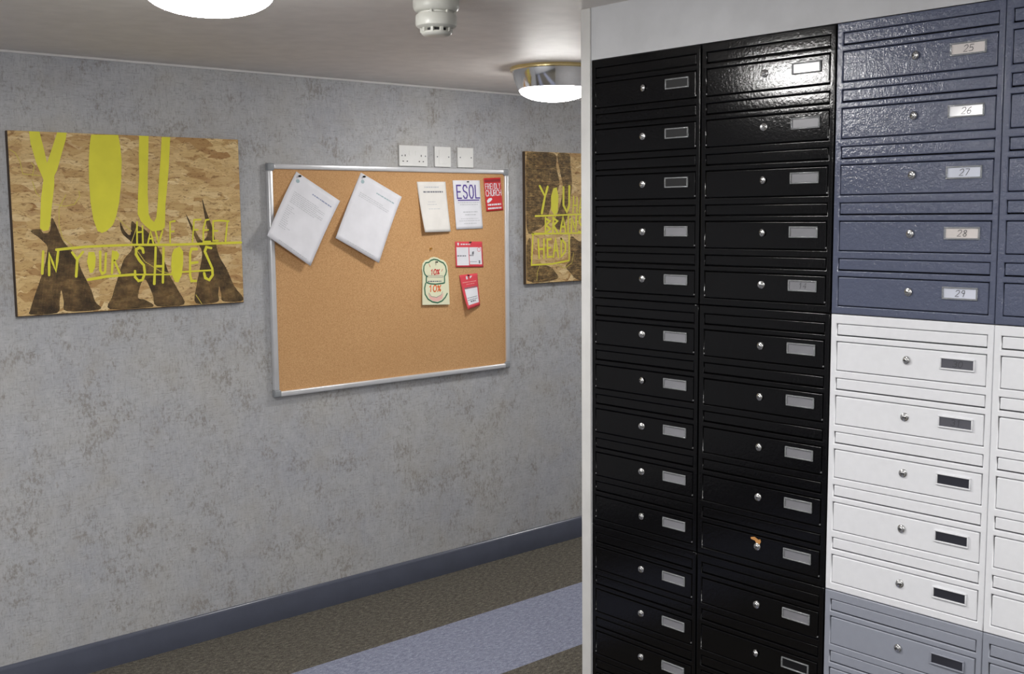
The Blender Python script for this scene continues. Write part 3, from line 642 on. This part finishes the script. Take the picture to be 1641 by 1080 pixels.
# chef hat card: rectangular foot, hat-shaped top
W_, H_ = .144, .202
hat = [(.0, 0), (1, .0), (1, .60), (.965, .62), (.985, .70), (.975, .80), (.92, .88), (.82, .93), (.70, .95), (.60, .985), (.46, 1.0), (.34, .985), (.25, .945), (.12, .93), (.03, .86), (.0, .76), (.02, .66), (.02, .60)]
t, g = sheet('leaflet', 'cream chef-hat-shaped card with green outline and two 10% marks', 'leaflet', [(2.8819, -.1780), (3.0219, -.1800), (3.0218, -.388), (2.8745, -.3810)], (.001, .001, .010, .010), M['cream'], .004, outline=hat)
def d1(bm, f):
    q = [(.20, .59), (.16, .60), (.10, .64), (.055, .72), (.07, .81), (.14, .88), (.26, .89), (.34, .93), (.46, .95), (.60, .935), (.70, .90), (.82, .87), (.90, .80), (.925, .70), (.89, .63), (.84, .59), (.84, .52), (.83, .455), (.76, .445), (.5, .43), (.3, .44), (.15, .47), (.15, .55), (.16, .60)]
    stroke(bm, [(a*W_, b*H_) for a, b in q], .0056, f)
    q = [(.12, .45), (.08, .35), (.10, .22), (.20, .12), (.36, .06), (.55, .04), (.72, .08), (.84, .15), (.92, .23)]
    stroke(bm, [(a*W_, b*H_) for a, b in q], .0058, f)
ink(t, 'green_outline', M['green'], d1, g, W_, H_)
def d1(bm, f): text(bm, '10%', .045, .128, .013, .021, .004, .0042, f, slant=.15); stroke(bm, [(.038, .172), (.044, .160)], .002, f); stroke(bm, [(.112, .150), (.106, .140)], .002, f)
ink(t, 'red_figures', M['red'], d1, g, W_, H_)
def d1(bm, f): text(bm, '10%', .034, .056, .017, .026, .006, .0052, f, slant=.1)
ink(t, 'orange_figures', M['orange'], d1, g, W_, H_)
def d1(bm, f): poly2d(bm, [(.030, .048), (.045, .034), (.072, .030), (.098, .038), (.112, .050), (.105, .026), (.085, .015), (.058, .014), (.038, .026)], f)
ink(t, 'pink_shape', M['pink'], d1, g, W_, H_)
def d1(bm, f):
    stroke(bm, [(.024, .118), (.024, .124), (.112, .122), (.112, .116), (.024, .118)], .0012, f); greek(bm, .03, .099, .075, .0045, f, seed=11)
    stroke(bm, [(.034, .050), (.046, .036), (.074, .031), (.10, .042), (.108, .056)], .0014, f)
ink(t, 'printed_text', M['ink_mid'], d1, g, W_, H_, .0007)
pin('black drawing pin at the top of the chef-hat-shaped card', 2.955, -.2010, CY-.005, r=.0035)
pin('small brass drawing pin alone on the cork above the chef-hat-shaped card', 2.9288, -.1431, CY, 'brass', r=.0040)

# ------------------------------------------------------------------ mailbox cabinets
UW, UH = .370, .632
U0, U1 = .0155, .3570             # left and right of the openings
PITCH = .1218
FLAP = (.0215, .0485); DOOR = (.0610, .1270)
FX = -.003                        # frame face stands 3 mm off the wall
def frame_bm():
    us = [0, U0, U1, UW-.0004]; vs = [.0008]; kinds = ['bar']
    op = []
    for k in range(5): op += [(FLAP[0]+k*PITCH, FLAP[1]+k*PITCH), (DOOR[0]+k*PITCH, DOOR[1]+k*PITCH)]
    for a, b in op: vs += [a, b]
    vs.append(UH-.0008)
    us[0] = .0004
    bm = bmesh.new()
    grid = [[bm.verts.new((FX, -u, UH-v)) for u in us] for v in vs]
    for j in range(len(vs)-1):
        for i in range(3):
            if i == 1 and j % 2 == 1: continue
            bm.faces.new((grid[j][i], grid[j+1][i], grid[j+1][i+1], grid[j][i+1]))
    geom = bmesh.ops.extrude_face_region(bm, geom=list(bm.faces))
    bmesh.ops.translate(bm, verts=[v for v in geom['geom'] if isinstance(v, bmesh.types.BMVert)], vec=(.014, 0, 0))
    bmesh.ops.recalc_face_normals(bm, faces=bm.faces)
    es = [e for e in bm.edges if len(e.link_faces) == 2 and e.calc_face_angle(0) > 1 and abs(e.verts[0].co.x-FX) < 1e-5 and abs(e.verts[1].co.x-FX) < 1e-5]
    r = bmesh.ops.bevel(bm, geom=es, offset=.0025, segments=4, profile=.5, affect='EDGES')
    for f in r['faces']: f.smooth = True
    return bm
def slab(u0, u1, v0, v1, x0, bev, th=.010, tilt=0):
    """bevelled sheet metal door; v measured down from its own origin"""
    bm = bmesh.new(); box(bm, x0, x0+th, -u1, -u0, -v1, -v0, bevel=bev, seg=3)
    return bm
def lock_bm():
    bm = lathe([(0, .0060), (.0050, .0060), (.0058, .0052), (.0060, .0040), (.0082, .0036), (.0092, .0022), (.0094, 0)], 28)
    box(bm, -.0010, .0010, -.0038, .0038, .0055, .0064, mi=1)
    return bm
def ring_bm():
    """open window frame of the name holder"""
    bm = bmesh.new(); w2, h2, t_, d = .0375, .0128, .0032, .0042
    box(bm, -d, 0, -w2, w2, -h2, -h2+t_, bevel=.001); box(bm, -d, 0, -w2, w2, h2-t_, h2, bevel=.001)
    box(bm, -d, 0, -w2, -w2+t_, -h2+t_, h2-t_, bevel=.001); box(bm, -d, 0, w2-t_, w2, -h2+t_, h2-t_, bevel=.001)
    return bm
proto = {}
def mesh_of(key, maker, mats, smooth=True):
    if key not in proto:
        bm = maker(); me = bpy.data.meshes.new(key.split('/')[0]); bm.to_mesh(me); bm.free()
        for x in mats: me.materials.append(x)
        if smooth:
            for p in me.polygons: p.use_smooth = True
            acc = [Vector() for v in me.vertices]     # area weighted normals keep the broad faces flat
            for p in me.polygons:
                for v in p.vertices: acc[v] += p.normal*p.area
            if key.split('/')[0] in ('frame', 'letter_flap', 'door'): me.normals_split_custom_set_from_vertices([a.normalized() for a in acc])
            else: me.set_sharp_from_angle(angle=math.radians(50))
        proto[key] = me
    return proto[key]
def inst(name, key, maker, mats, parent, loc=(0, 0, 0), rot=(0, 0, 0), smooth=True):
    o = bpy.data.objects.new(name, mesh_of(key, maker, mats, smooth)); C.objects.link(o); o.parent = parent; o.location = loc; o.rotation_euler = rot
    return o
def label_bm(num):
    def mk():
        bm = bmesh.new(); box(bm, -.0012, 0, -.0345, .0345, -.0103, .0103)
        bm_axis[:] = ['x']
        if num: text(bm, num, -.010, -.0062, .0080, .0125, .0035, .0012, lambda u, v: (-.0015, -u, v), 1, slant=.2)
        bm_axis[:] = []
        return bm
    return mk
def cabinet(colr, yl, tier, label, doors):
    """doors: five (label material or None, number, note)"""
    zt = CABT-tier*UH
    t = thing('mailbox_cabinet', label, 'mailbox cabinet', (WX, yl, zt-UH), group=None)
    m, dp = M[colr], M[colr+'_deep']
    inst('frame', 'frame/'+colr, frame_bm, [m], t)
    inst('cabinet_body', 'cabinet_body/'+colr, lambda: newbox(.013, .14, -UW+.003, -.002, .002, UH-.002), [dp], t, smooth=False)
    for k, (lm, num, note) in enumerate(doors):
        z = UH-k*PITCH
        inst('letter_flap', 'letter_flap/'+colr, lambda: slab(U0+.0012, U1-.0012, FLAP[0]+.0012, FLAP[1]-.0026, FX+.0010, .0018), [m], t, (0, 0, z))
        d = inst('door', 'door/'+colr, lambda: slab(U0+.0013, U1-.0013, DOOR[0]+.0016, DOOR[1]-.0014, FX-.0002, .0022), [m], t, (0, 0, z))
        if note: d['label'] = note
        r_ = random.Random(int(yl*1000)+tier*10+k)
        inst('lock', 'lock', lock_bm, [M['lockmetal'], M['keyslot']], d, (FX-.0002, -.185, -.0882), (r_.uniform(-.5, .5), -PI/2, 0))
        hm = m if colr in ('white', 'grey') else M['plastic']
        inst('name_holder', 'name_holder/'+hm.name, ring_bm, [hm], d, (FX-.0002, -.2975, -.0862))
        mm = M[lm or 'label_empty']
        inst('name_label' if lm else 'empty_recess', 'name_label/%s/%s' % (lm, num), label_bm(num), [mm, M['ink_dark']], d, (FX-.0002, -.2975, -.0862), smooth=False)
        if colr == 'black':
            for u in (U0+.001, U1-.001):
                inst('hinge_pin', 'hinge_pin', lambda: newbox(-.0012, .003, -.0012, .0012, -.0016, .0016, bevel=.0004), [M['scuff']], d, (FX, -u, -DOOR[1]+.006))
    return t
g5 = [('label_grey', '', None)]*5
e = (None, '', 'door with an empty name holder')
Y1, Y2, Y3, Y4 = 2.1365, 1.7635, 1.3906, 1.0204
cabinet('black', Y1, 0, 'black mailbox cabinet at the top of the column beside the white corner strip', [e, e, e, ('label_grey', '', None), ('label_grey', '', None)])
cabinet('black', Y1, 1, 'black mailbox cabinet in the middle of the column beside the white corner strip', g5)
cabinet('black', Y1, 2, 'black mailbox cabinet at the bottom of the column beside the white corner strip', g5)
cabinet('black', Y2, 0, 'black mailbox cabinet with a bright light reflection, beside the top blue cabinet', [('label_white_glint', '', None), ('label_grey', '', None), ('label_grey', '', None), ('label_grey', '', None), ('label_grey', '14', None)])  # first plate is coloured white for the light it reflects
cabinet('black', Y2, 1, 'black mailbox cabinet in the middle of its column, beside the white cabinets', g5)
cabinet('black', Y2, 2, 'black mailbox cabinet at the bottom, beside the grey mailbox cabinet', [g5[0], e, g5[0], g5[0], g5[0]])
cabinet('blue', Y3, 0, 'slate blue mailbox cabinet with doors numbered 25 to 29', [('label_buff', '25', None), ('label_white_glint', '26', None), ('label_pale', '27', None), ('label_buff', '28', None), ('label_pale', '29', None)])
cabinet('white', Y3, 1, 'white mailbox cabinet with name labels coloured as dark reflections, below the doors numbered 25 to 29', [('label_dark_reflection', '30', None), ('label_dark_reflection', '31', None), ('label_black_reflection', '', None), ('label_black_reflection', '', None), ('label_black_reflection', '', None)])
cabinet('grey', Y3, 2, 'grey mailbox cabinet right of the black ones, below the white cabinet', [('label_black_reflection', '', None)]*5)
cabinet('blue', Y4, 0, 'slate blue mailbox cabinet cut off by the right edge of the photo', [('label_pale', '', None)]*5)
cabinet('white', Y4, 1, 'white mailbox cabinet cut off by the right edge of the photo', [('label_dark_reflection', '', None)]*5)
cabinet('grey', Y4, 2, 'grey mailbox cabinet cut off by the bottom right corner of the photo', [('label_black_reflection', '', None)]*5)
# orange-brown scrap stuck above a lock low in the second black column
bm = bmesh.new(); f = lambda u, v: (WX+FX-.0012, Y2-u, CABT-v)
poly2d(bm, [(.165, 1.188), (.176, 1.185), (.187, 1.190), (.193, 1.188), (.195, 1.194), (.190, 1.202), (.182, 1.200), (.178, 1.194), (.166, 1.192)], f)
ex = bmesh.ops.extrude_face_region(bm, geom=list(bm.faces)); bmesh.ops.translate(bm, verts=[v for v in ex['geom'] if isinstance(v, bmesh.types.BMVert)], vec=(.0012, 0, 0))
bmesh.ops.recalc_face_normals(bm, faces=bm.faces)
tag(obj('paper_scrap', bm, M['scrap']), 'orange-brown scrap stuck above a lock low in the second black mailbox column', 'scrap')
